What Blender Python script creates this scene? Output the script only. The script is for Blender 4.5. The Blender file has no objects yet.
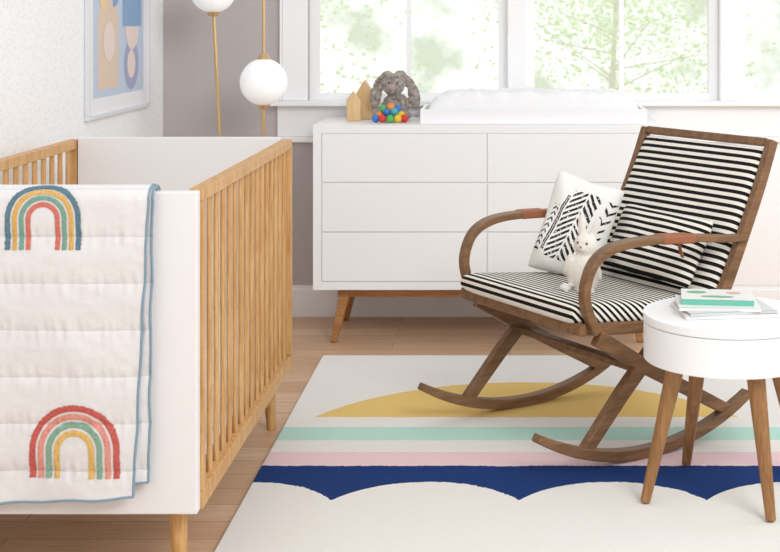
import bpy, bmesh, math, random
from mathutils import Vector, Matrix, Euler
from mathutils import noise as mn
random.seed(7)
scene = bpy.context.scene
try:
    scene.view_settings.view_transform = 'Standard'
except Exception: pass
COL = scene.collection

# ------------------------------------------------------------ materials
def lin(c):
    return tuple((x/255/12.92 if x/255 <= .04045 else ((x/255+.055)/1.055)**2.4) for x in c)+(1.0,)
class NT:
    def __init__(s, nt): s.nt=nt; s.l=nt.links
    def n(s, t, **kw):
        x=s.nt.nodes.new(t)
        for k,v in kw.items(): setattr(x,k,v)
        return x
    def set(s, sock, v):
        if isinstance(v, bpy.types.NodeSocket): s.l.new(v, sock)
        else: sock.default_value=v
    def m(s, op, a, b=None, c=None):
        x=s.n('ShaderNodeMath', operation=op)
        s.set(x.inputs[0],a)
        if b is not None: s.set(x.inputs[1],b)
        if c is not None: s.set(x.inputs[2],c)
        return x.outputs[0]
    def mix(s, f, a, b):
        x=s.n('ShaderNodeMix', data_type='RGBA')
        s.set(x.inputs[0],f); s.set(x.inputs[6],a); s.set(x.inputs[7],b)
        return x.outputs[2]
    def noise(s, vec, scale, detail=3, rough=.5):
        x=s.n('ShaderNodeTexNoise'); s.set(x.inputs['Vector'],vec)
        x.inputs['Scale'].default_value=scale; x.inputs['Detail'].default_value=detail
        x.inputs['Roughness'].default_value=rough
        return x.outputs[0]
    def obj(s): return s.n('ShaderNodeTexCoord').outputs['Object']
    def mapping(s, vec, scale=(1,1,1), rot=(0,0,0)):
        x=s.n('ShaderNodeMapping'); s.set(x.inputs['Vector'],vec)
        x.inputs['Scale'].default_value=scale; x.inputs['Rotation'].default_value=rot
        return x.outputs[0]
    def xyz(s, vec):
        x=s.n('ShaderNodeSeparateXYZ'); s.set(x.inputs[0],vec); return x.outputs
    def bump(s, h, strength, dist=.01):
        x=s.n('ShaderNodeBump'); x.inputs['Strength'].default_value=strength
        x.inputs['Distance'].default_value=dist; s.set(x.inputs['Height'],h); return x.outputs[0]
def base(name, rough=.5, spec=.5):
    m=bpy.data.materials.new(name); m.use_nodes=True
    N=NT(m.node_tree); b=m.node_tree.nodes['Principled BSDF']
    b.inputs['Roughness'].default_value=rough
    b.inputs['Specular IOR Level'].default_value=spec
    return m,N,b
def plain(name, c, rough=.5, var=.04, nscale=6, bump=0, bscale=200, spec=.4, metal=0, emit=0, sheen=0):
    m,N,b=base(name,rough,spec); o=N.obj(); c=lin(c)
    f=N.noise(o,nscale)
    N.l.new(N.mix(f, tuple(x*(1-var) for x in c[:3])+(1,), tuple(min(1,x*(1+var)) for x in c[:3])+(1,)), b.inputs['Base Color'])
    b.inputs['Metallic'].default_value=metal
    if bump: N.l.new(N.bump(N.noise(o,bscale,2),bump,.004), b.inputs['Normal'])
    if emit:
        b.inputs['Emission Color'].default_value=c; b.inputs['Emission Strength'].default_value=emit
    if sheen: b.inputs['Sheen Weight'].default_value=sheen
    return m
def wood(name, c1, c2, axis='z', rough=.45, scale=14):
    m,N,b=base(name,rough,.35); o=N.obj()
    sc={'x':(.08,1,1),'y':(1,.08,1),'z':(1,1,.08)}[axis]
    v=N.mapping(o,sc)
    f=N.noise(v,scale*3,5,.6); g=N.noise(v,scale*12,2,.5)
    h=N.m('ADD',N.m('MULTIPLY',f,.7),N.m('MULTIPLY',g,.3))
    r=N.n('ShaderNodeMapRange'); N.set(r.inputs[0],h); r.inputs[1].default_value=.35; r.inputs[2].default_value=.65
    N.l.new(N.mix(r.outputs[0],lin(c1),lin(c2)),b.inputs['Base Color'])
    N.l.new(N.bump(g,.12,.002),b.inputs['Normal'])
    return m
N_OFF=50.0
def stripes(name, direction, period, duty=.5, phase=0.0):
    m,N,b=base(name,.85,.15); o=N.obj()
    d=N.n('ShaderNodeVectorMath',operation='DOT_PRODUCT'); N.set(d.inputs[0],o); d.inputs[1].default_value=direction
    t=N.m('ADD',N.m('MULTIPLY',d.outputs['Value'],1/period),phase+N_OFF)
    t=N.m('FRACT',t)
    f=N.m('LESS_THAN',t,duty)
    N.l.new(N.mix(f,lin((240,235,224)),lin((28,27,30))),b.inputs['Base Color'])
    N.l.new(N.bump(N.noise(o,500,1),.25,.002),b.inputs['Normal'])
    return m

M={}
M['white']=plain('white_lacquer',(245,245,246),.35,.008)
M['white_wall_trim']=plain('trim_paint',(247,247,248),.45,.008)
M['crib_white']=plain('crib_white_paint',(236,235,236),.4,.008)
M['oak']=wood('natural_oak',(186,136,80),(220,176,120),'z',.45,18)
M['walnut']=wood('walnut_stain',(108,78,52),(142,106,74),'x',.42,10)
M['dleg']=wood('dresser_leg_wood',(146,98,54),(184,134,84),'x')
M['tleg']=wood('table_leg_wood',(136,94,56),(170,126,82),'z')
M['brass']=plain('brushed_brass',(214,180,128),.3,.02,metal=.8)
M['globe']=plain('opal_glass',(252,252,252),.15,.0,emit=.2,spec=.6)
M['leather']=plain('tan_leather',(156,96,66),.55,.15,30,.3,300)
M['greywall']=plain('taupe_grey_paint',(190,182,181),.8,.015,3,.05,80)
M['piping']=plain('blue_piping',(132,158,174),.85,.06,60,.2,300)
M['mattress']=plain('mattress_cotton',(238,236,234),.9,.02)
def quilt_mat():
    m,N,b=base('quilt_cotton',.92,.08); o=N.obj()
    X,Y,Z=N.xyz(o)
    fr=N.m('FRACT',N.m('ADD',N.m('DIVIDE',N.m('ADD',Z,.02),.112),20.5))
    seam=N.m('LESS_THAN',N.m('ABSOLUTE',N.m('SUBTRACT',fr,.5)),.012)
    stitch=N.m('GREATER_THAN',N.m('FRACT',N.m('ADD',N.m('DIVIDE',X,.006),500)),.35)
    seam=N.m('MULTIPLY',N.m('MULTIPLY',seam,stitch),.35)
    c=N.mix(N.noise(o,9,4),lin((222,220,221)),lin((234,233,234)))
    N.l.new(N.mix(seam,c,lin((170,170,176))),b.inputs['Base Color'])
    h=N.m('ADD',N.m('MULTIPLY',N.noise(o,22,3,.5),1.0),N.m('MULTIPLY',N.noise(o,400,1),.08))
    N.l.new(N.bump(h,.35,.012),b.inputs['Normal'])
    return m
M['quilt']=quilt_mat()
def wallpaper():
    m,N,b=base('dashed_wallpaper',.85,.15); o=N.obj()
    v=N.mapping(o,(1,38,70))
    vo=N.n('ShaderNodeTexVoronoi'); N.set(vo.inputs['Vector'],v); vo.inputs['Scale'].default_value=1.0
    f=N.m('MULTIPLY',N.m('LESS_THAN',vo.outputs['Distance'],.36),.4)
    N.l.new(N.mix(f,lin((249,249,250)),lin((226,230,236))),b.inputs['Base Color'])
    return m
def floor_mat():
    m,N,b=base('oak_plank_floor',.34,.45); o=N.obj()
    br=N.n('ShaderNodeTexBrick'); N.set(br.inputs['Vector'],o)
    br.offset=.37; br.inputs['Scale'].default_value=1
    br.inputs['Brick Width'].default_value=1.35; br.inputs['Row Height'].default_value=.13
    br.inputs['Mortar Size'].default_value=.0018; br.inputs['Mortar Smooth'].default_value=.2
    br.inputs['Color1'].default_value=lin((206,168,134)); br.inputs['Color2'].default_value=lin((232,200,168))
    br.inputs['Mortar'].default_value=lin((156,116,84))
    v=N.mapping(o,(.9,14,1)); g=N.noise(v,5,6,.65)
    r=N.n('ShaderNodeMapRange'); N.set(r.inputs[0],g); r.inputs[1].default_value=.35; r.inputs[2].default_value=.7
    r.inputs[3].default_value=.0; r.inputs[4].default_value=.6
    N.l.new(N.mix(r.outputs[0],br.outputs['Color'],lin((182,138,102))),b.inputs['Base Color'])
    N.l.new(N.bump(g,.06,.003),b.inputs['Normal'])
    return m
RX,RY=0.25,4.0
HS=1.384/1.4
def rug_mat():
    m,N,b=base('tufted_rug_wool',.95,.05); o=N.obj()
    ns=N.noise(o,90,2); w=N.m('ADD',N.m('MULTIPLY',N.m('SUBTRACT',ns,.5),.012),N.m('MULTIPLY',N.m('SUBTRACT',N.noise(o,9,2),.5),.018))
    X,Y,Z=N.xyz(o)
    X=N.m('DIVIDE',N.m('ADD',N.m('ADD',X,RX),w),HS); Y=N.m('DIVIDE',N.m('ADD',N.m('ADD',Y,RY),w),HS)
    def band(lo,hi): return N.m('MULTIPLY',N.m('GREATER_THAN',Y,lo),N.m('LESS_THAN',Y,hi))
    dx=N.m('SUBTRACT',X,.06); dy=N.m('SUBTRACT',Y,4.373)
    r2=N.m('ADD',N.m('MULTIPLY',dx,dx),N.m('MULTIPLY',dy,dy))
    sun=N.m('MULTIPLY',N.m('LESS_THAN',r2,.8366**2),N.m('GREATER_THAN',Y,4.754))
    t=N.m('MULTIPLY',N.m('SUBTRACT',N.m('FRACT',N.m('ADD',N.m('DIVIDE',N.m('SUBTRACT',X,.029),.545),20)),.5),.545)
    arc=N.m('ADD',N.m('SQRT',N.m('SUBTRACT',.318**2,N.m('MULTIPLY',t,t))),3.772)
    blue=N.m('MULTIPLY',N.m('GREATER_THAN',Y,arc),N.m('LESS_THAN',Y,4.237))
    c=N.mix(sun,lin((246,243,238)),lin((243,208,128)))
    c=N.mix(band(4.495,4.638),c,lin((196,236,224)))
    c=N.mix(band(4.237,4.372),c,lin((247,217,221)))
    c=N.mix(blue,c,lin((20,58,120)))
    p=N.noise(o,170,3,.7)
    c=N.mix(N.m('MULTIPLY',p,.12),c,lin((130,122,115)))
    N.l.new(c,b.inputs['Base Color'])
    N.l.new(N.bump(N.noise(o,320,3,.7),.5,.008),b.inputs['Normal'])
    return m
def print_mat():
    m,N,b=base('tribal_print_cotton',.9,.1); o=N.obj()
    X,Y,Z=N.xyz(o)
    wob=N.m('MULTIPLY',N.m('SUBTRACT',N.noise(o,14,2),.5),.018)
    X=N.m('ADD',N.m('ADD',X,wob),N.m('MULTIPLY',Z,-.18)); Z=N.m('ADD',Z,wob)
    def feather(cx,hw_,slope,per,duty,z0,z1,gap=.005):
        u=N.m('ABSOLUTE',N.m('SUBTRACT',X,cx))
        ch=N.m('FRACT',N.m('ADD',N.m('DIVIDE',N.m('ADD',Z,N.m('MULTIPLY',u,slope)),per),20))
        f=N.m('MULTIPLY',N.m('LESS_THAN',ch,duty),N.m('LESS_THAN',u,hw_))
        f=N.m('MULTIPLY',f,N.m('GREATER_THAN',u,gap))
        return N.m('MULTIPLY',f,N.m('MULTIPLY',N.m('GREATER_THAN',Z,z0),N.m('LESS_THAN',Z,z1)))
    f=feather(-.010,.050,.95,.024,.50,-.13,.125,.003)
    f=N.m('MAXIMUM',f,feather(-.072,.006,.9,3.0,1.0,-.11,.10,.001))
    f=N.m('MAXIMUM',f,feather(.082,.020,-.9,.034,.32,-.09,.12,.0))
    f=N.m('MAXIMUM',f,feather(-.096,.010,1.1,.022,.35,-.12,.06,.0))
    f=N.m('MULTIPLY',f,N.m('GREATER_THAN',N.noise(o,180,2),.36))
    N.l.new(N.mix(f,lin((240,238,235)),lin((44,44,48))),b.inputs['Base Color'])
    N.l.new(N.bump(N.noise(o,200,2),.2,.003),b.inputs['Normal'])
    return m
M['wallpaper']=wallpaper(); M['floor']=floor_mat(); M['rug']=rug_mat(); M['print']=print_mat()
bd=Vector((-.31,0,.575)).normalized()
M['st_back']=stripes('striped_back_fabric',(bd.x,0,bd.z),.0262,.5)
M['st_seat']=stripes('striped_seat_fabric',(1,0,-1.0),.025,.5)
M['st_pillow']=stripes('striped_pillow_fabric',(0,0,1),.024,.5)
def fur_mat():
    m,N,b=base('mottled_grey_plush',.95,.08); o=N.obj()
    r=N.n('ShaderNodeMapRange'); N.set(r.inputs[0],N.noise(o,60,4,.7)); r.inputs[1].default_value=.36; r.inputs[2].default_value=.64
    N.l.new(N.mix(r.outputs[0],lin((116,104,98)),lin((186,176,168))),b.inputs['Base Color'])
    N.l.new(N.bump(N.noise(o,160,3),.9,.006),b.inputs['Normal'])
    b.inputs['Sheen Weight'].default_value=.3
    return m
M['fur_grey']=fur_mat()
M['fur_white']=plain('cream_plush',(236,231,223),.97,.05,60,.9,220,.03,sheen=.1)
M['dark']=plain('dark_thread',(90,80,74),.7,.05)
M['pinknose']=plain('pink_thread',(205,150,145),.7,.05)
M['blockwood']=wood('pale_beech',(208,172,122),(228,196,152),'z')
M['cover']=plain('pad_cover_cotton',(242,242,243),.9,.01,20,.5,60,.1)
M['paper']=plain('page_paper',(240,238,232),.8,.03,200)
M['mint']=plain('mint_book_cover',(112,192,170),.4,.04)
M['bookwhite']=plain('white_book_cover',(236,236,234),.35,.02)
M['bookgrey']=plain('grey_book_cover',(206,209,210),.4,.03)
M['pinkprint']=plain('pink_cover_print',(226,170,160),.5,.05)
M['greenprint']=plain('green_cover_print',(120,176,140),.5,.05)
def glass_mat():
    m=bpy.data.materials.new('window_glass'); m.use_nodes=True; nt=m.node_tree; nt.nodes.clear()
    o=nt.nodes.new('ShaderNodeOutputMaterial'); t=nt.nodes.new('ShaderNodeBsdfTransparent'); g=nt.nodes.new('ShaderNodeBsdfGlossy')
    x=nt.nodes.new('ShaderNodeMixShader'); x.inputs[0].default_value=.04; g.inputs['Roughness'].default_value=.02
    nt.links.new(t.outputs[0],x.inputs[1]); nt.links.new(g.outputs[0],x.inputs[2]); nt.links.new(x.outputs[0],o.inputs[0]); return m
M['glass']=glass_mat()

# ------------------------------------------------------------ mesh helpers
def box(bm,x0,x1,y0,y1,z0,z1,mi=0,mat=None):
    vs=[bm.verts.new((x,y,z)) for x in (x0,x1) for y in (y0,y1) for z in (z0,z1)]
    if mat is not None:
        for v in vs: v.co=mat@v.co
    for q in ((0,1,3,2),(4,6,7,5),(0,4,5,1),(2,3,7,6),(0,2,6,4),(1,5,7,3)):
        f=bm.faces.new([vs[i] for i in q]); f.material_index=mi
def frustum(bm,p0,p1,r0,r1,seg=20,mi=0,caps=True):
    p0=Vector(p0);p1=Vector(p1);d=(p1-p0).normalized()
    a=d.orthogonal().normalized()
    if abs(d.z)>.5: a=(Vector((1,0,0))-d*d.x).normalized()
    b=d.cross(a)
    rings=[]
    for p,r in ((p0,r0),(p1,r1)):
        rings.append([bm.verts.new(p+(a*math.cos(t)+b*math.sin(t))*r) for t in [2*math.pi*(i+.5*(seg==4))/seg for i in range(seg)]])
    for i in range(seg):
        f=bm.faces.new([rings[0][i],rings[0][(i+1)%seg],rings[1][(i+1)%seg],rings[1][i]]); f.material_index=mi
    if caps:
        bm.faces.new(rings[0][::-1]).material_index=mi; bm.faces.new(rings[1]).material_index=mi
def revolve(bm,prof,c=(0,0,0),seg=48,mi=0):
    rings=[]
    for r,z in prof:
        if r<1e-5: rings.append([bm.verts.new((c[0],c[1],c[2]+z))])
        else: rings.append([bm.verts.new((c[0]+r*math.cos(2*math.pi*i/seg),c[1]+r*math.sin(2*math.pi*i/seg),c[2]+z)) for i in range(seg)])
    for A,B in zip(rings,rings[1:]):
        for i in range(seg):
            j=(i+1)%seg
            if len(A)==1 and len(B)==1: continue
            if len(A)==1: q=[A[0],B[j],B[i]]
            elif len(B)==1: q=[A[i],A[j],B[0]]
            else: q=[A[i],A[j],B[j],B[i]]
            bm.faces.new(q).material_index=mi
def ellipsoid(bm,c,r,rot=(0,0,0),seg=20,mi=0):
    m=Matrix.Translation(c)@Euler(rot).to_matrix().to_4x4()@Matrix.Diagonal((r[0],r[1],r[2],1))
    g=bmesh.ops.create_uvsphere(bm,u_segments=seg,v_segments=seg//2+2,radius=1,matrix=m)
    for v in g['verts']:
        for f in v.link_faces: f.material_index=mi
def ribbon(bm,pts,thick,yc,w,mi=0):
    n=len(pts); rows=[]
    for i,(x,z) in enumerate(pts):
        a=pts[max(i-1,0)];b=pts[min(i+1,n-1)]
        t=Vector((b[0]-a[0],b[1]-a[1])).normalized(); nn=Vector((-t.y,t.x))
        th=(thick(i/(n-1)) if callable(thick) else thick)/2
        ww=(w(i/(n-1)) if callable(w) else w)/2
        yy=yc(i/(n-1)) if callable(yc) else yc
        rows.append([bm.verts.new((x+nn.x*s*th,yy+q*ww,z+nn.y*s*th)) for s,q in ((1,-1),(1,1),(-1,1),(-1,-1))])
    for A,B in zip(rows,rows[1:]):
        for k in range(4):
            bm.faces.new([A[k],B[k],B[(k+1)%4],A[(k+1)%4]]).material_index=mi
    bm.faces.new(rows[0]).material_index=mi; bm.faces.new(rows[-1][::-1]).material_index=mi
def catmull(p,k=8):
    out=[]; n=len(p)
    for i in range(n-1):
        P=[p[max(i-1,0)],p[i],p[i+1],p[min(i+2,n-1)]]
        for j in range(k):
            t=j/k
            out.append(tuple(.5*((2*P[1][d])+(-P[0][d]+P[2][d])*t+(2*P[0][d]-5*P[1][d]+4*P[2][d]-P[3][d])*t*t+(-P[0][d]+3*P[1][d]-3*P[2][d]+P[3][d])*t**3) for d in range(len(p[0]))))
    out.append(tuple(p[-1])); return out
def pillow(bm,w,h,t,a=4,b=.5,n=26,pinch=.06,wr=0,corner=.0):
    def pt(i,j,s):
        u=-math.cos(math.pi*i/n); v=-math.cos(math.pi*j/n)
        k=max(0,(1-abs(u)**a)*(1-abs(v)**a))**b
        x=u*w/2*(1-pinch*(1-abs(v))**1.0*abs(u)); z=v*h/2*(1-pinch*(1-abs(u))*abs(v))
        if corner:
            cr=(abs(u)*abs(v))**6*corner; x*=1-cr; z*=1-cr
        wv=wr*math.sin(u*7+v*5)*k
        return (x,s*(t/2*k)+wv,z)
    top={};bot={}
    for i in range(n+1):
        for j in range(n+1):
            top[i,j]=bm.verts.new(pt(i,j,-1))
            bot[i,j]=top[i,j] if i in(0,n) or j in(0,n) else bm.verts.new(pt(i,j,1))
    for i in range(n):
        for j in range(n):
            bm.faces.new([top[i,j],top[i+1,j],top[i+1,j+1],top[i,j+1]])
            try: bm.faces.new([bot[i,j],bot[i,j+1],bot[i+1,j+1],bot[i+1,j]])
            except ValueError: pass
def tube(bm,pts,r,seg=8,mi=0):
    pts=[Vector(p) for p in pts]; rings=[]
    for i,p in enumerate(pts):
        t=(pts[min(i+1,len(pts)-1)]-pts[max(i-1,0)]).normalized(); a=t.orthogonal().normalized()
        if i and rings: a=(lasta-t*lasta.dot(t)).normalized()
        lasta=a; b=t.cross(a)
        rings.append([bm.verts.new(p+(a*math.cos(2*math.pi*k/seg)+b*math.sin(2*math.pi*k/seg))*r) for k in range(seg)])
    for A,B in zip(rings,rings[1:]):
        for k in range(seg): bm.faces.new([A[k],A[(k+1)%seg],B[(k+1)%seg],B[k]]).material_index=mi
    bm.faces.new(rings[0][::-1]); bm.faces.new(rings[-1])
def fin(name,bm,mats,parent=None,loc=(0,0,0),rot=(0,0,0),smooth=False,bevel=0,bseg=2,ang=40,recalc=True,**props):
    if recalc: bmesh.ops.recalc_face_normals(bm,faces=bm.faces)
    if smooth:
        for f in bm.faces: f.smooth=True
        for e in bm.edges:
            if len(e.link_faces)==2 and e.calc_face_angle(0)>math.radians(ang): e.smooth=False
    me=bpy.data.meshes.new(name); bm.to_mesh(me); bm.free()
    for m in (mats if isinstance(mats,list) else [mats]): me.materials.append(m)
    o=bpy.data.objects.new(name,me); COL.objects.link(o)
    o.location=loc; o.rotation_euler=rot
    if parent: o.parent=parent
    if bevel:
        md=o.modifiers.new('bevel','BEVEL'); md.width=bevel; md.segments=bseg; md.limit_method='ANGLE'; md.angle_limit=math.radians(35)
        if not smooth:
            for p in me.polygons: p.use_smooth=True
            md.harden_normals=True
    for k,v in props.items(): o[k]=v
    return o
def empty(name,loc,rot=(0,0,0),**props):
    e=bpy.data.objects.new(name,None); COL.objects.link(e); e.location=loc; e.rotation_euler=rot; e.empty_display_size=.1
    for k,v in props.items(): e[k]=v
    return e
def nb(): return bmesh.new()

# ------------------------------------------------------------ camera
H=1.40; F=1355.0
cam=bpy.data.cameras.new('camera'); co=bpy.data.objects.new('camera',cam); COL.objects.link(co)
co.location=(0,0,H); co.rotation_euler=(math.radians(90),0,0)
cam.sensor_width=36; cam.lens=36*F/780; cam.shift_x=-120/780; cam.shift_y=-(276-18)/780
cam.dof.use_dof=True; cam.dof.focus_distance=4.3; cam.dof.aperture_fstop=7.5
scene.camera=co
onrug=[]   # things standing on the rug (built for floor level, then set on the rug's surface)

# ------------------------------------------------------------ room
WY=6.365; LX=-1.63
b=nb(); box(b,LX-.15,3.2,-1.0,WY+.15,-.1,0); fin('floor',b,M['floor'],kind='structure')
b=nb(); box(b,LX-.15,LX,-1.0,WY+.15,0,2.75); fin('wall_left',b,M['wallpaper'],kind='structure')
b=nb(); x0,x1,z0,z1=-.949,2.0,.99,2.45
box(b,LX,x0,WY,WY+.15,0,2.75); box(b,x1,3.2,WY,WY+.15,0,2.75)
box(b,x0,x1,WY,WY+.15,0,z0); box(b,x0,x1,WY,WY+.15,z1,2.75)
fin('wall_back',b,M['greywall'],kind='structure')
b=nb(); box(b,LX+.014,3.2,WY-.016,WY,0,.125); box(b,LX+.014,3.2,WY-.010,WY,.125,.145); fin('baseboard_back',b,M['white_wall_trim'],kind='structure')
b=nb(); box(b,LX,LX+.014,-1.0,WY-.016,0,.145); fin('baseboard_left',b,M['white_wall_trim'],kind='structure')
k=1
def trim(*bxs):
    global k
    b=nb()
    for q in bxs: box(b,*q)
    fin('trim_%d'%k,b,M['white_wall_trim'],bevel=.003,kind='structure'); k+=1
trim((-1.066,-.949,WY-.022,WY-.0005,1.0125,2.56),(-1.078,-1.067,WY-.03,WY-.0005,1.0125,2.56))
trim((2.0,2.117,WY-.022,WY-.0005,1.0125,2.56))
trim((-.9485,1.9995,WY-.022,WY-.0005,2.45,2.56))
trim((-1.12,2.17,WY-.075,WY+.039,.9905,1.012))
trim((-1.09,2.14,WY-.020,WY-.0005,.845,.990),(-1.09,2.14,WY-.032,WY-.0005,.818,.8445))
trim((-.01,.07,WY-.022,WY+.14,1.0125,2.449)); trim((.985,1.065,WY-.022,WY+.14,1.0125,2.449))
trim((-.80,2.14,WY-.008,WY-.0005,.1455,.8175))      # thin white sheet over the grey wall below the windows
for i,(a,c) in enumerate(((-.948,-.011),(.071,.984),(1.066,1.999))):
    b=nb(); y0,y1=WY+.04,WY+.085
    box(b,a,a+.045,y0,y1,1.0,2.449); box(b,c-.045,c,y0,y1,1.0,2.449)
    box(b,a+.045,c-.045,y0,y1,1.0,1.045); box(b,a+.045,c-.045,y0,y1,2.40,2.449)
    mid=(a+c)/2; box(b,mid-.011,mid+.011,y0+.01,y1-.01,1.045,2.40)
    w=fin('window_%d'%(i+1),b,M['white_wall_trim'],kind='structure')
    b=nb(); box(b,a+.046,c-.046,y0+.02,y0+.022,1.046,2.399); fin('glass_pane',b,M['glass'],parent=w)

# ------------------------------------------------------------ outside
b=nb(); box(b,-30,30,WY+1,45,-2.6,-2.5); fin('ground',b,plain('lawn',(170,195,140),.9,.2,2),kind='structure')
def leafmat():
    m,N,bb=base('overexposed_leaves',.7,.1); o=N.obj()
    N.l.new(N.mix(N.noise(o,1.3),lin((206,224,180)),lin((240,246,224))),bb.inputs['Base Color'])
    bb.inputs['Emission Color'].default_value=lin((222,232,204)); bb.inputs['Emission Strength'].default_value=.32  # glow and bleached base colour imitate leaves overexposed by daylight
    return m
LM=leafmat(); BM=plain('overexposed_bark',(222,216,206),.9,.1,emit=.3)  # bark paled and made to glow, as if washed out by daylight
for (tx,ty,sd) in ((-3.3,17,1),(1.3,19,2),(5.8,17,3)):
    R=random.Random(sd); e=empty('tree',(tx,ty,-2.5),category='tree',label='leafy pale green tree outside the window',group='trees outside the window')
    b=nb(); tp=Vector((.2,0,4.4)); frustum(b,(0,0,0),tp,.07,.03,12)
    ends=[]
    for q in range(18):
        h=R.uniform(2.0,4.3); s=Vector((.2*h/4.4,0,h)); an=R.uniform(0,6.28); L=R.uniform(.6,1.8)
        en=s+Vector((math.cos(an)*L,math.sin(an)*L,R.uniform(.1,.9))); frustum(b,s,en,.014,.005,8); ends+=[en,(s+en)/2]
    fin('trunk',b,BM,parent=e,smooth=True)
    b=nb()
    for q in range(4200):
        c=R.choice(ends)+Vector((R.uniform(-.8,.8),R.gauss(0,.35),R.gauss(0,.5)))
        mm=Matrix.Translation(c)@Euler((R.uniform(0,6),R.uniform(0,6),R.uniform(0,6))).to_matrix().to_4x4(); s=R.uniform(.025,.055)
        vs=[b.verts.new(mm@Vector(p)) for p in ((0,-s,0),(s*.5,0,.01),(0,s,0),(-s*.5,0,.01))]; b.faces.new(vs)
    fin('foliage',b,LM,parent=e,recalc=False,kind='stuff')

# ------------------------------------------------------------ rug
b=nb(); hx0,hx1,hy0,hy1=-.770-RX,1.30-RX,2.35-RY,5.566-RY
box(b,hx0,hx1,hy0,hy1,0,.0155)
fin('rug',b,M['rug'],loc=(RX,RY,0.0003),bevel=.006,bseg=3,category='rug',label='cream tufted rug with yellow sun and scalloped blue band')

# ------------------------------------------------------------ crib
cx0,cx1,cy0,cy1=-1.517,-.750,3.273,4.67
CX,CY=(cx0+cx1)/2,(cy0+cy1)/2
hw,hl=(cx1-cx0)/2,(cy1-cy0)/2
ZT=.983
crib=empty('crib',(CX,CY,0),category='crib',label='white crib with slatted natural wood sides and tapered legs')
b=nb(); box(b,-hw,hw-.006,-hl,-hl+.035,.20,ZT-.003); fin('end_panel',b,M['crib_white'],parent=crib,bevel=.004,label='solid white end panel')
b=nb(); box(b,-hw+.037,hw-.037,hl-.035,hl,.20,ZT+.008); fin('end_panel',b,M['crib_white'],parent=crib,bevel=.004,label='solid white end panel')
for s in (-1,1):
    b=nb(); xo=s*hw; xi=s*(hw-.034); a,c=min(xo,xi),max(xo,xi); L0=-hl+.036; L1=hl
    box(b,a,c,L0,L1,.952,ZT); box(b,a,c,L0,L1,.20,.245)
    box(b,a,c,L0,L0+.034,.2455,.9515); box(b,a,c,L1-.034,L1,.2455,.9515)
    n=16; A0=L0+.034; A1=L1-.034
    for i in range(n):
        y=A0+(A1-A0)*(i+.5)/n
        m8=[(math.cos(q*math.pi/6)*.0070,math.sin(q*math.pi/6)*.0155) for q in range(12)]
        lo=[b.verts.new(((a+c)/2+u-s*.001,y+v,.244)) for u,v in m8]; up=[b.verts.new(((a+c)/2+u-s*.001,y+v,.953)) for u,v in m8]
        for q in range(12): b.faces.new([lo[q],lo[(q+1)%12],up[(q+1)%12],up[q]])
    fin('slatted_side',b,M['oak'],parent=crib,bevel=.002,bseg=2,label='natural wood slatted side')
b=nb(); box(b,-hw+.037,hw-.037,-hl+.036,hl-.036,.27,.29); fin('mattress_support',b,M['crib_white'],parent=crib)
for sx in (-1,1):
    for sy in (-1,1):
        b=nb(); frustum(b,(sx*(hw-.072),sy*(hl-.08),.27),(sx*(hw-.062),sy*(hl-.06),0),.027,.015,24)
        fin('leg',b,M['oak'],parent=crib,smooth=True,bevel=.002,label='tapered natural wood leg')
b=nb(); box(b,-hw+.045,hw-.045,-hl+.045,hl-.045,0,.12)
fin('crib_mattress',b,M['mattress'],loc=(CX,CY,.2905),bevel=.03,bseg=4,category='mattress',label='white mattress lying inside the crib')

# ------------------------------------------------------------ quilt
qy=3.2605
def xedge(z,base_,low):
    t=min(1,max(0,(.965-z)/.73)); return base_+(low-base_)*t+.0012*math.sin(z*34)
def puff(x,z):
    zz=(z+.02)/.112; fr=abs(zz-round(zz))*.112
    p=.0075*abs(math.sin(math.pi*zz))**.45*(.85+.15*abs(math.sin(math.pi*(x+.03)/.21))**.4)
    p+=.0024*mn.noise(Vector((x*10,z*16,0)))+.0008*mn.noise(Vector((x*40,z*50,3)))
    p+=.0044*mn.noise(Vector((x*70,z*10,7)))*math.exp(-(fr/.024)**2)
    return max(0,p+.002)
def yq(x,z,off=0):
    d=max(0,(.965-z))
    return qy-puff(x,z)-off-.009*d*(1+math.sin(x*19+1.0+z*2))
quilt=empty('quilt',(0,0,0),category='quilt',label='off-white quilt with blue piping and rainbow appliques over the crib end')
TL=.026
def quilt_sheet(b,xl,off,b0,bl,zb):
    nx=180; rows=[]; zr=[]
    for i in range(26): zr.append(('b',.62+(.965-.62)*i/26))
    for i in range(13): zr.append(('t',math.pi*i/12))
    for i in range(1,261): zr.append(('f',i/260))
    for kd,val in zr:
        row=[]
        for j in range(nx+1):
            t=j/nx
            if kd=='f':
                zbx=zb+.022*t+.0015*math.sin(t*21); z=.965+(zbx-.965)*val; x=xl+(xedge(z,b0,bl)-xl)*t; y=yq(x,z,off)
            elif kd=='b': z=val; x=xl+(b0-xl)*t; y=2*3.2905-qy+puff(x,z)*.3
            else:
                x=xl+(b0-xl)*t; p=puff(x,.965)*(1-.7*(1-val/math.pi)); r=.030+p+off*(val/math.pi)
                y=3.2905+math.cos(val)*r; z=.965+math.sin(val)*(TL+min(p,.004)*.5+off*.3)
            row.append(b.verts.new((x,y,z)))
        rows.append(row)
    for A,B in zip(rows,rows[1:]):
        for j in range(nx): b.faces.new([A[j],A[j+1],B[j+1],B[j]])
    return [tuple(r[-1].co) for r in rows],[tuple(v.co) for v in rows[-1]]
b=nb(); e1,e2=quilt_sheet(b,-1.36,.008,-.866,-.902,.232)
o=fin('quilt_layer',b,M['quilt'],parent=quilt,smooth=True,ang=80); md=o.modifiers.new('s','SOLIDIFY'); md.thickness=.004; md.offset=-1
b=nb(); f1,f2=quilt_sheet(b,-1.30,0,-.858,-.868,.262)
o=fin('quilt_layer',b,M['quilt'],parent=quilt,smooth=True,ang=80); md=o.modifiers.new('s','SOLIDIFY'); md.thickness=.004; md.offset=-1
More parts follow.
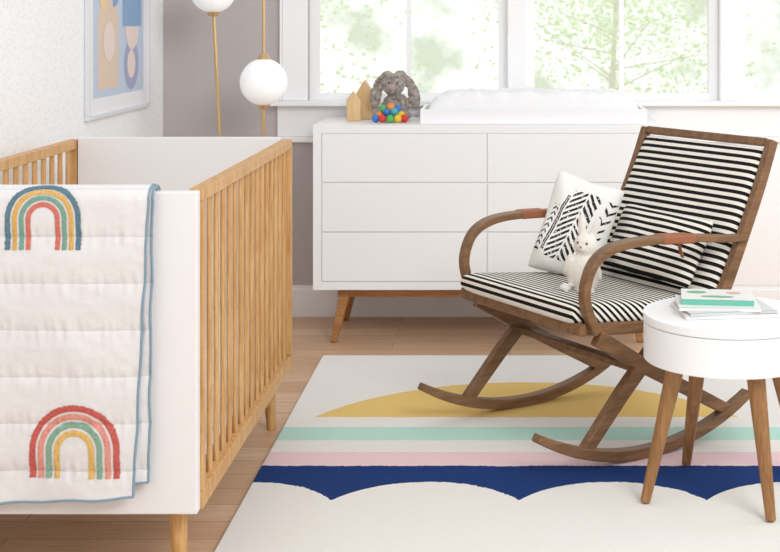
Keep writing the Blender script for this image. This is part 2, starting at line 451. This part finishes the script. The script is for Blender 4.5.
for E in (e1,e2,f1,f2):
    b=nb(); tube(b,E,.0032,8); fin('piping',b,M['piping'],parent=quilt,smooth=True,ang=80,label='blue piped edge')
rb={'blue':(92,124,140),'yellow':(218,174,98),'green':(122,162,146),'coral':(208,116,102),'pink':(222,150,136),'sage':(134,170,148),'must':(220,180,104),'red':(196,92,84)}
def yarn(n,c):
    m,N,b=base('applique_'+n,.95,.05); o=N.obj(); C=lin(c)
    r=N.n('ShaderNodeMapRange'); N.set(r.inputs[0],N.noise(o,260,3,.7)); r.inputs[1].default_value=.35; r.inputs[2].default_value=.65
    N.l.new(N.mix(r.outputs[0],tuple(x*.80 for x in C[:3])+(1,),tuple(min(1,x*1.12+.04) for x in C[:3])+(1,)),b.inputs['Base Color'])
    N.l.new(N.bump(N.noise(o,260,2),.4,.003),b.inputs['Normal']); return m
RM={n:yarn(n,c) for n,c in rb.items()}
def rpos(x,z,lift):
    if z>.965:
        ov=min((z-.965)/.036,2.2); R_=.030+.008+puff(x,.965)+lift
        return (x,3.2905-math.cos(ov)*R_,.965+math.sin(ov)*(TL+.0055+lift))
    return (x,yq(x,z,.008)-lift,z)
def rainbow(cx,zb,zc,R,cols):
    e=empty('rainbow_applique',(0,0,0),label='stitched rainbow applique'); e.parent=quilt
    bw=R*.128
    RR=random.Random(11)
    for i,c in enumerate(cols):
        ro=R-i*bw*1.42; ri=ro-bw; b=nb(); st=[]
        for q in range(36): st.append((math.pi,zb+(zc-zb)*q/36))
        for q in range(151): st.append((math.pi*(1-q/150),zc))
        for q in range(1,37): st.append((0,zc-(zc-zb)*q/36))
        rows=[]
        for idx,(an,z0) in enumerate(st):
            jo=RR.uniform(-.0004,.0008 if i else .0028); ji=RR.uniform(-.0004,.0008); row=[]
            for w in range(6):
                t=w/5; r=ri+(ro-ri)*t+(jo if w==5 else (-ji if w==0 else 0))
                row.append(b.verts.new(rpos(cx+r*math.cos(an),z0+r*math.sin(an),.0012+.0006*math.sin(math.pi*t))))
            rows.append(row)
        for A,B in zip(rows,rows[1:]):
            for w in range(5): b.faces.new([A[w],A[w+1],B[w+1],B[w]])
        fin('rainbow_band',b,RM[c],parent=e,smooth=True,ang=80,label='stitched '+{'must':'mustard'}.get(c,c)+' arc')
rainbow(-1.118,.845,.918,.090,['blue','yellow','green','coral'])
rainbow(-1.041,.300,.366,.108,['red','pink','sage','must'])

# ------------------------------------------------------------ wall art
art=empty('framed_picture',(LX,5.625,1.605),category='picture',label='abstract blue and beige art print in a white frame')
hy,hz=.442,.60
b=nb()
for q in ((-hy,hy,-hz,-hz+.018),(-hy,hy,hz-.018,hz),(-hy,-hy+.018,-hz+.0185,hz-.0185),(hy-.018,hy,-hz+.0185,hz-.0185)): box(b,.001,.02,q[0],q[1],q[2],q[3])
fin('frame',b,plain('white_frame_paint',(228,230,234),.4,.02),parent=art,bevel=.002)
b=nb(); box(b,.002,.010,-hy+.018,hy-.018,-hz+.018,hz-.018,0)
pal=[(240,240,243),(196,210,228),(140,172,208),(226,204,186),(234,218,210),(168,170,202),(238,212,160),(98,138,186)]
mats=[plain('print_ink_%d'%i,c,.7,.02) for i,c in enumerate(pal)]
lay=[0]
def poly(pts,mi):
    lay[0]+=1; x=.0102+lay[0]*.00015
    f=b.faces.new([b.verts.new((x,p[0],p[1])) for p in pts]); f.material_index=mi
def rc(y0,y1,z0,z1,mi): poly([(y0,z0),(y1,z0),(y1,z1),(y0,z1)],mi)
def circ(cy,cz,r,mi,a0=0,a1=360): poly([(cy+r*math.cos(math.radians(a0+(a1-a0)*i/32)),cz+r*math.sin(math.radians(a0+(a1-a0)*i/32))) for i in range(33)],mi)
B0=-hz
rc(-.36,.36,B0+.08,hz-.09,1)
rc(-.30,-.02,B0+.11,B0+.36,3); circ(-.16,B0+.36,.14,3,0,180)
circ(.17,B0+.20,.11,5); circ(.17,B0+.20,.06,4)
rc(.04,.32,B0+.36,B0+.62,2); circ(.18,B0+.36,.10,4,180,360)
circ(-.15,B0+.30,.08,4); circ(-.20,B0+.52,.10,6,90,270); circ(-.10,B0+.56,.12,2,-90,90)
rc(-.28,.0,B0+.70,B0+1.0,2); circ(.16,B0+.80,.15,3); circ(.16,B0+.80,.08,7); circ(-.14,B0+.72,.10,4,0,180)
fin('art_print',b,mats,parent=art,recalc=False)

# ------------------------------------------------------------ floor lamp
lamp=empty('floor_lamp',(-1.17,5.9,0),category='lamp',label='brass floor lamp with opal glass globes behind the crib')
b=nb(); revolve(b,[(0,0),(.15,0),(.152,.006),(.15,.018),(.03,.022),(0,.022)]); fin('base',b,M['brass'],parent=lamp,smooth=True)
gl=[((-.123,0,1.522),.1),((.097,0,1.121),.103),((.097,-.0,1.93),.1)]
b=nb(); tube(b,[(-.06,0,.02),(-.08,0,.6),(-.12,0,1.42)],.0075,12); fin('pole',b,M['brass'],parent=lamp,smooth=True)
b=nb(); tube(b,[(.09,0,.02),(.094,0,.5),(.097,0,1.02)],.0075,12); fin('pole',b,M['brass'],parent=lamp,smooth=True)
b=nb(); tube(b,[(.097,0,1.22),(.097,0,1.5),(.097,0,1.83)],.0065,12); fin('pole',b,M['brass'],parent=lamp,smooth=True)
for (c,r) in gl:
    b=nb(); ellipsoid(b,c,(r,r,r),seg=40); fin('lamp_shade',b,M['globe'],parent=lamp,smooth=True,ang=80,label='opal glass globe')
    b=nb(); revolve(b,[(0,-r-.016),(.02,-r-.014),(.028,-r+.001),(.03,-r+.006),(0,-r+.006)],c,24)
    fin('socket',b,M['brass'],parent=lamp,smooth=True)
    if c[2]<1.3:
        b=nb(); revolve(b,[(0,r+.02),(.012,r+.02),(.026,r+.002),(.028,r-.005),(0,r-.005)],c,24); fin('socket',b,M['brass'],parent=lamp,smooth=True)

# ------------------------------------------------------------ dresser
DX=(-.846+.649)/2; dw=(.649+.846)/2; dy0,dy1=5.82,6.31; DY=(dy0+dy1)/2; dd=(dy1-dy0)/2
dr=empty('dresser',(DX,DY,0),category='dresser',label='wide white six-drawer dresser on angled wood legs under the windows')
b=nb(); zt,zb=.94,.232
box(b,-dw,dw,-dd,dd,zt-.035,zt); box(b,-dw,dw,-dd,dd,zb,zb+.035)
box(b,-dw,-dw+.036,-dd,dd,zb+.035,zt-.035); box(b,dw-.036,dw,-dd,dd,zb+.035,zt-.035)
box(b,-dw+.036,dw-.036,-dd+.0055,-dd+.05,zb+.035,zt-.035)
box(b,-dw+.036,dw-.036,dd-.02,dd-.001,zb+.035,zt-.035)
o=fin('body',b,M['white'],parent=dr)
hh=(zt-zb-.07)/3
for ci in range(2):
    for ri in range(3):
        xa=-dw+.036+.002 if ci==0 else .0017; xb=-.0017 if ci==0 else dw-.036-.002
        za=zb+.035+ri*hh+.0017; zc=za+hh-.0034
        b=nb(); box(b,xa,xb,-dd-.001,-dd+.005,za,zc)
        fin('drawer',b,M['white'],parent=dr,bevel=.003,label='plain white drawer with finger-pull edge')
b=nb()
box(b,-dw+.10,dw-.10,-dd+.05,-dd+.085,.19,.2315); box(b,-dw+.10,dw-.10,dd-.085,dd-.05,.19,.2315)
box(b,-dw+.10,-dw+.135,-dd+.0855,dd-.0855,.19,.2315); box(b,dw-.135,dw-.10,-dd+.0855,dd-.0855,.19,.2315)
fin('base_frame',b,M['dleg'],parent=dr,bevel=.003)
for sx in (-1,1):
    for sy in (-1,1):
        b=nb(); frustum(b,(sx*(dw-.135),sy*(dd-.07),.231),(sx*(dw-.085),sy*(dd-.03),0),.034,.019,4)
        fin('leg',b,M['dleg'],parent=dr,bevel=.004,label='angled brown wood leg')

# changing tray and pad
tray=empty('changing_tray',(.1025,6.06,.9405),category='changing tray',label='white rectangular changing tray on the dresser top')
tw,td,th=.4915,.195,.064
b=nb(); box(b,-tw+.017,tw-.017,-td+.017,td-.017,.001,.010); box(b,-tw,tw,-td,-td+.016,0,th); box(b,-tw,tw,td-.016,td,0,th); box(b,-tw,-tw+.016,-td+.0165,td-.0165,0,th); box(b,tw-.016,tw,-td+.0165,td-.0165,0,th)
fin('tray_body',b,M['white'],parent=tray,bevel=.002)
b=nb(); n1,n2=120,50
pw,pd=.466,.174
top={}
for i in range(n1+1):
    for j in range(n2+1):
        u=-math.cos(math.pi*i/n1)*.5+(-1+2*i/n1)*.5; v=-math.cos(math.pi*j/n2)*.5+(-1+2*j/n2)*.5
        e=max(0,(1-abs(u)**10)*(1-abs(v)**5))**.4
        z=.116+.032*abs(v)**1.5*(1-.5*abs(u)**8)+.012*mn.noise(Vector((u*6,v*3,0)))+.006*mn.noise(Vector((u*18,v*6,4)))+.002*mn.noise(Vector((u*50,v*16,9)))
        top[i,j]=b.verts.new((u*pw,v*pd,z*e))
for i in range(n1):
    for j in range(n2): b.faces.new([top[i,j],top[i+1,j],top[i+1,j+1],top[i,j+1]])
ed=[top[i,0] for i in range(n1+1)]+[top[n1,j] for j in range(1,n2+1)]+[top[i,n2] for i in range(n1-1,-1,-1)]+[top[0,j] for j in range(n2-1,0,-1)]
b.faces.new(ed[::-1])
fin('changing_pad',b,M['cover'],loc=(.1025,6.06,.951),smooth=True,ang=80,category='changing pad',label='white cotton-covered contoured changing pad in the tray')

def house(x,y,w,h,d,rot):
    b=nb(); pts=[(-w/2,0),(w/2,0),(w/2,h*.68),(0,h),(-w/2,h*.68)]
    f=[b.verts.new((p[0],-d/2,p[1])) for p in pts]; g=[b.verts.new((p[0],d/2,p[1])) for p in pts]
    b.faces.new(f); b.faces.new(g[::-1])
    for i in range(5): b.faces.new([f[i],f[(i+1)%5],g[(i+1)%5],g[i]])
    fin('house_block',b,M['blockwood'],loc=(x,y,.9405),rot=(0,0,rot),bevel=.003,category='toy block',label='pale wooden house-shaped block on the dresser',group='wooden house blocks on the dresser')
house(-.70,6.06,.06,.135,.06,.15); house(-.660,6.17,.07,.178,.05,-.1)

def plush(name,blobs,mat,eyes,nose,loc,rot,scale,vox,disp=0,**pr):
    e=empty(name,loc,rot,**pr); e.scale=(scale,)*3
    b=nb()
    for q in blobs: ellipsoid(b,*q,seg=22)
    o=fin('body',b,mat,parent=e,smooth=True,ang=90)
    r=o.modifiers.new('r','REMESH'); r.mode='VOXEL'; r.voxel_size=vox; r.use_smooth_shade=True
    s=o.modifiers.new('s','SMOOTH'); s.factor=.6; s.iterations=5
    if disp:
        t=bpy.data.textures.new('fluff','CLOUDS'); t.noise_scale=.012; t.noise_depth=3
        d=o.modifiers.new('d','DISPLACE'); d.texture=t; d.strength=disp; d.mid_level=.5
    for c in eyes:
        b=nb(); ellipsoid(b,c,(.0035,.003,.0035),seg=12); fin('eye',b,M['dark'],parent=e,smooth=True,ang=90,label='small dark eye')
    b=nb(); ellipsoid(b,nose,(.005,.003,.0035),seg=12); fin('nose',b,M['pinknose'],parent=e,smooth=True,ang=90,label='pink stitched nose')
    return e
plush('plush_rabbit',[
 ((.006,0,.056),(.060,.050,.055)),((-.006,-.022,.146),(.050,.046,.048)),((-.010,-.062,.126),(.025,.020,.018)),
 ((-.034,-.002,.184),(.026,.020,.020),(0,-.3,0)),((-.060,-.010,.158),(.022,.015,.040),(0,.75,0)),((-.080,-.018,.098),(.025,.012,.056),(0,.14,0)),
 ((.026,-.002,.186),(.026,.020,.020),(0,.3,0)),((.056,-.010,.158),(.022,.015,.042),(0,-.8,0)),((.082,-.018,.098),(.026,.012,.058),(0,-.18,0)),
 ((-.040,-.055,.018),(.022,.044,.018),(0,0,.3)),((.046,-.055,.018),(.022,.044,.018),(0,0,-.3)),((0,.035,.03),(.02,.02,.02))],
 M['fur_grey'],[(-.028,-.064,.156),(.010,-.064,.156)],(-.010,-.082,.132),(-.522,6.13,.945),(0,0,.12),1.06,.004,.006,
 category='stuffed toy',label='grey plush rabbit with long floppy ears on the dresser')
onrug.append(plush('plush_rabbit',[
 ((0,0,.062),(.050,.040,.062)),((0,-.005,.142),(.036,.032,.034)),((0,-.030,.134),(.015,.012,.012)),
 ((-.019,0,.192),(.013,.009,.040),(0,-.16,0)),((.021,0,.190),(.013,.009,.038),(0,.30,0)),
 ((-.044,-.018,.082),(.012,.014,.038),(.3,.35,0)),((.044,-.018,.082),(.012,.014,.038),(.3,-.35,0)),
 ((-.032,-.05,.016),(.017,.036,.016),(0,0,.3)),((.032,-.05,.016),(.017,.036,.016),(0,0,-.3))],
 M['fur_white'],[(-.014,-.034,.148),(.014,-.034,.148)],(0,-.042,.137),(.238,4.51,.478),(-.14,.05,-.45),1.16,.004,.003,
 category='stuffed toy',label='small cream plush rabbit sitting on the rocking chair'))

bt=empty('bead_toy',(-.53,5.965,.9405),category='baby toy',label='cluster of colourful wooden beads in front of the grey rabbit')
bc=[(236,196,60),(214,60,54),(60,124,200),(90,176,90),(240,140,60),(70,176,186)]
BMt=[plain('bead_%d'%i,c,.35,.03) for i,c in enumerate(bc)]
order=[2,1,3,0,1,4,2,5,0,3,4,2,0,1,5,3]
pos=[(-.060,-.01,.018),(-.030,-.022,.018),(.004,-.026,.018),(.038,-.020,.018),(.066,-.006,.018),
     (-.046,.012,.030),(-.014,.010,.044),(.020,.008,.046),(.050,.014,.032),(-.030,.020,.058),(.004,.018,.066),(.034,.022,.058)]
for i,p in enumerate(pos):
    b=nb(); ellipsoid(b,p,(.0178,.0178,.0178),seg=18); fin('bead',b,BMt[order[i]],parent=bt,smooth=True,ang=90,label=['yellow','red','blue','green','orange','teal'][order[i]]+' wooden bead')

# ------------------------------------------------------------ rocking chair
ang=math.atan2(-.558,-.83)
CC=(.2435,4.616)
ch=empty('rocking_chair',(CC[0],CC[1],0),(0,0,ang),category='rocking chair',label='walnut rocking chair with black and white striped seat and back')
onrug.append(ch)
Rr=.86
def rz(x): return .017+Rr-math.sqrt(Rr*Rr-x*x)
HWc=.345
for s in (-1,1):
    b=nb(); ribbon(b,[(-.44+.87*i/50,rz(-.44+.87*i/50)) for i in range(51)],lambda t:.035-.010*abs(2*t-1)**4,s*HWc,.040)
    fin('rocker',b,M['walnut'],parent=ch,bevel=.004)
    b=nb(); ribbon(b,[(.25,rz(.25)),(.10,.215),(-.09,.40)],lambda t:.038+.014*t,s*(HWc-.002),.034); fin('leg',b,M['walnut'],parent=ch,bevel=.004)
    b=nb(); ribbon(b,[(.20,.405),(-.02,.272),(-.34,rz(-.34)+.01)],lambda t:.052-.014*t,s*(HWc-.002),.033); fin('leg',b,M['walnut'],parent=ch,bevel=.004)
    ap=catmull([(.205,.42),(.243,.495),(.250,.565),(.215,.640),(.135,.680),(.0,.690),(-.18,.682),(-.32,.668),(-.425,.661)],8)
    b=nb(); ribbon(b,ap,lambda t:.032-.008*min(1,t*3),s*(HWc+.006),lambda t:.034+.024*math.exp(-((t-.62)/.25)**2)); fin('armrest',b,M['walnut'],parent=ch,bevel=.005,bseg=3)
    lo,hi=(.02,-.09) if s<0 else (-.04,-.19)
    sub=[p for p in ap if hi<=p[0]<=lo and p[1]>.6]
    b=nb(); ribbon(b,sub,.030,s*(HWc+.006),.064); fin('arm_wrap',b,M['leather'],parent=ch,bevel=.008,bseg=3,label='tan leather wrap laced on the armrest')
    if s>0:
        b=nb(); ribbon(b,[(-.155,.668),(-.160,.645),(-.172,.615)],.005,s*(HWc-.022),.012); fin('strap',b,M['leather'],parent=ch,label='hanging tan leather strap')
b=nb()
for s in (-1,1): ribbon(b,[(.262,.434),(.0,.411),(-.30,.384)],.038,s*.326,.026)
ribbon(b,[(.268,.436),(.243,.4335)],.038,0,.70); ribbon(b,[(-.27,.386),(-.30,.382)],.036,0,.61)
ribbon(b,[(.24,.418),(0,.397),(-.28,.368)],.010,0,.62)
fin('seat_frame',b,M['walnut'],parent=ch,bevel=.004)
b=nb(); box(b,.0,.040,-.33,.33,.268,.29); fin('stretcher',b,M['walnut'],parent=ch,bevel=.004)
b=nb()
pp=catmull([(-.255,.345),(-.345,.50),(-.435,.68),(-.510,.84),(-.566,.980)],8)
for s in (-1,1): ribbon(b,pp,lambda t:.044-.010*t,s*.336,.030)
ribbon(b,[(-.566,.984),(-.556,.958)],.026,0,.640)
ribbon(b,[(-.33,.475),(-.35,.515)],.02,0,.64)
fin('back_frame',b,M['walnut'],parent=ch,bevel=.005)
b=nb(); pillow(b,.640,.62,.068,a=12,b=.25,n=34,pinch=0)
bth=math.atan2(.30,.565)
rt=Matrix.Translation((-.420,0,.672))@Matrix.Rotation(-bth,4,'Y')@Matrix(((0,-1,0,0),(1,0,0,0),(0,0,1,0),(0,0,0,1)))
bmesh.ops.transform(b,matrix=rt,verts=b.verts)
fin('back_cushion',b,M['st_back'],parent=ch,smooth=True,ang=80,label='black and white striped back cushion')
b=nb(); pillow(b,.660,.575,.074,a=13,b=.24,n=34,pinch=0)
rt=Matrix.Translation((-.006,0,.453))@Matrix.Rotation(math.radians(-5.5),4,'Y')@Matrix(((0,0,-1,0),(1,0,0,0),(0,-1,0,0),(0,0,0,1)))
bmesh.ops.transform(b,matrix=rt,verts=b.verts)
fin('seat_cushion',b,M['st_seat'],parent=ch,smooth=True,ang=80,label='black and white striped seat cushion')
def chw(x,y,z):
    d=(-.83,-.558);p=(.558,-.83); return (CC[0]+x*d[0]+y*p[0],CC[1]+x*d[1]+y*p[1],z)
b=nb(); pillow(b,.48,.25,.11,a=3,b=.5,wr=.003,corner=.04)
o=fin('throw_pillow',b,M['st_pillow'],smooth=True,ang=80,category='pillow',label='black and white striped lumbar pillow against the chair back')
o.location=chw(-.305,.03,.606)
o.rotation_euler=(Matrix.Rotation(ang+math.pi/2,4,'Z')@Matrix.Rotation(-bth,4,'X')@Matrix.Rotation(.02,4,'Y')).to_euler()
onrug.append(o)
b=nb(); pillow(b,.255,.370,.13,a=4,b=.5,wr=.006,pinch=.07,n=32,corner=.03)
o=fin('throw_pillow',b,M['print'],smooth=True,ang=80,category='pillow',label='cream pillow with black feather-stripe print propped on the rocking chair')
o.location=(.238,4.86,.645)
o.rotation_euler=(Matrix.Rotation(-.12,4,'Z')@Matrix.Rotation(-.25,4,'X')@Matrix.Rotation(.30,4,'Y')).to_euler()
onrug.append(o)

# ------------------------------------------------------------ side table
TX,TY=.640,4.0
tb=empty('side_table',(TX,TY,0.0008),category='side table',label='round white drum side table with four splayed wood legs')
onrug.append(tb)
b=nb(); r=.246
revolve(b,[(0,.396),(r-.003,.396),(r-.001,.398),(r-.001,.504),(r-.004,.505),(0,.505)],seg=128); fin('drum',b,M['white'],parent=tb,smooth=True,ang=30)
b=nb(); revolve(b,[(0,.5068),(r-.002,.5068),(r,.508),(r,.530),(r-.002,.532),(0,.532)],seg=128); fin('table_top',b,M['white'],parent=tb,smooth=True,ang=30)
for (fx,fy) in ((-.25,-.09),(-.088,.244),(.085,-.235),(.250,.10)):
    L=math.hypot(fx,fy); q=.165/L
    b=nb(); frustum(b,(fx*q,fy*q,.396),(fx,fy,0.003),.027,.0145,24); fin('leg',b,M['tleg'],parent=tb,smooth=True,bevel=.002,label='tapered brown wood leg')
def book(x,y,z,w,d,t,rot,cm,label,deco=None,spine=None):
    e=empty('book',(x,y,z+.001),(0,0,rot),category='book',label=label,group='books on the side table')
    b=nb(); box(b,-w/2,w/2,-d/2,d/2,0,.002,1); box(b,-w/2,w/2,-d/2,d/2,t-.002,t); box(b,-w/2,w/2,-d/2-.001,-d/2+.003,.0,t,1); fin('cover',b,[cm,spine or cm],parent=e)
    b=nb(); box(b,-w/2+.004,w/2-.004,-d/2+.0032,d/2-.004,.0022,t-.0022); fin('pages',b,M['paper'],parent=e)
    if deco:
        b=nb()
        for (cx,cy,rx,ry,mi) in deco:
            vs=[b.verts.new((cx+rx*math.cos(k*.3927),cy+ry*math.sin(k*.3927),t+.0004+.0002*(mi!=2))) for k in range(16)]; b.faces.new(vs).material_index=mi
        fin('cover_print',b,[M['greenprint'],M['pinkprint'],M['bookwhite']],parent=e,recalc=False)
    onrug.append(e)
book(.630,4.0,.5325,.275,.19,.010,.12,M['bookwhite'],'thin white book at the bottom of the stack')
book(.632,3.995,.5428,.26,.18,.008,.16,M['bookgrey'],'thin pale grey book in the stack')
book(.612,4.005,.5511,.235,.18,.010,-.05,M['bookwhite'],'white picture book in the stack')
book(.615,4.03,.5614,.21,.16,.015,-.12,M['bookwhite'],'pale picture book with a mint green spine on the stack',[(-.06,.03,.030,.018,0),(.0,-.03,.05,.014,0),(.05,.03,.022,.016,1)],M['mint'])

# set everything that stands on the rug onto its surface
for o in onrug:
    l=o.location; o.location=(l.x*HS,l.y*HS,H-(H-l.z)*HS); o.scale=tuple(s*HS for s in o.scale)

# ------------------------------------------------------------ lighting
w=bpy.data.worlds.new('world'); scene.world=w; w.use_nodes=True; N=NT(w.node_tree)
bg=w.node_tree.nodes['Background']
g=N.n('ShaderNodeTexCoord').outputs['Generated']
X,Y,Z=N.xyz(g)
mr=N.n('ShaderNodeMapRange'); N.set(mr.inputs[0],Y); mr.inputs[1].default_value=.3; mr.inputs[2].default_value=.75; mr.interpolation_type='SMOOTHSTEP'
nz=N.noise(g,22,4,.6)
m2=N.n('ShaderNodeMapRange'); N.set(m2.inputs[0],nz); m2.inputs[1].default_value=.38; m2.inputs[2].default_value=.60
out=N.mix(m2.outputs[0],(.48,.53,.42,1),(.90,.91,.89,1))
c=N.mix(mr.outputs[0],(.985,.993,1.0,1),out)
N.l.new(c,bg.inputs['Color'])
N.l.new(N.m('ADD',N.m('MULTIPLY',mr.outputs[0],.80),.79),bg.inputs['Strength'])
def area(name,loc,target,size,power,col=(1,1,1)):
    l=bpy.data.lights.new(name,'AREA'); l.shape='RECTANGLE'; l.size=size[0]; l.size_y=size[1]; l.energy=power; l.color=col
    o=bpy.data.objects.new(name,l); COL.objects.link(o); o.location=loc
    o.rotation_euler=(Vector(target)-Vector(loc)).to_track_quat('-Z','Y').to_euler()
area('softbox_key',(1.8,.8,3.2),(-.2,4.6,.4),(1.8,1.6),98,(1,1,.995))
area('side_fill_light',(2.9,4.6,1.7),(.9,6.3,.7),(1.2,1.4),18,(.97,.985,1))  # added fill, no window there; brightens the right of the back wall
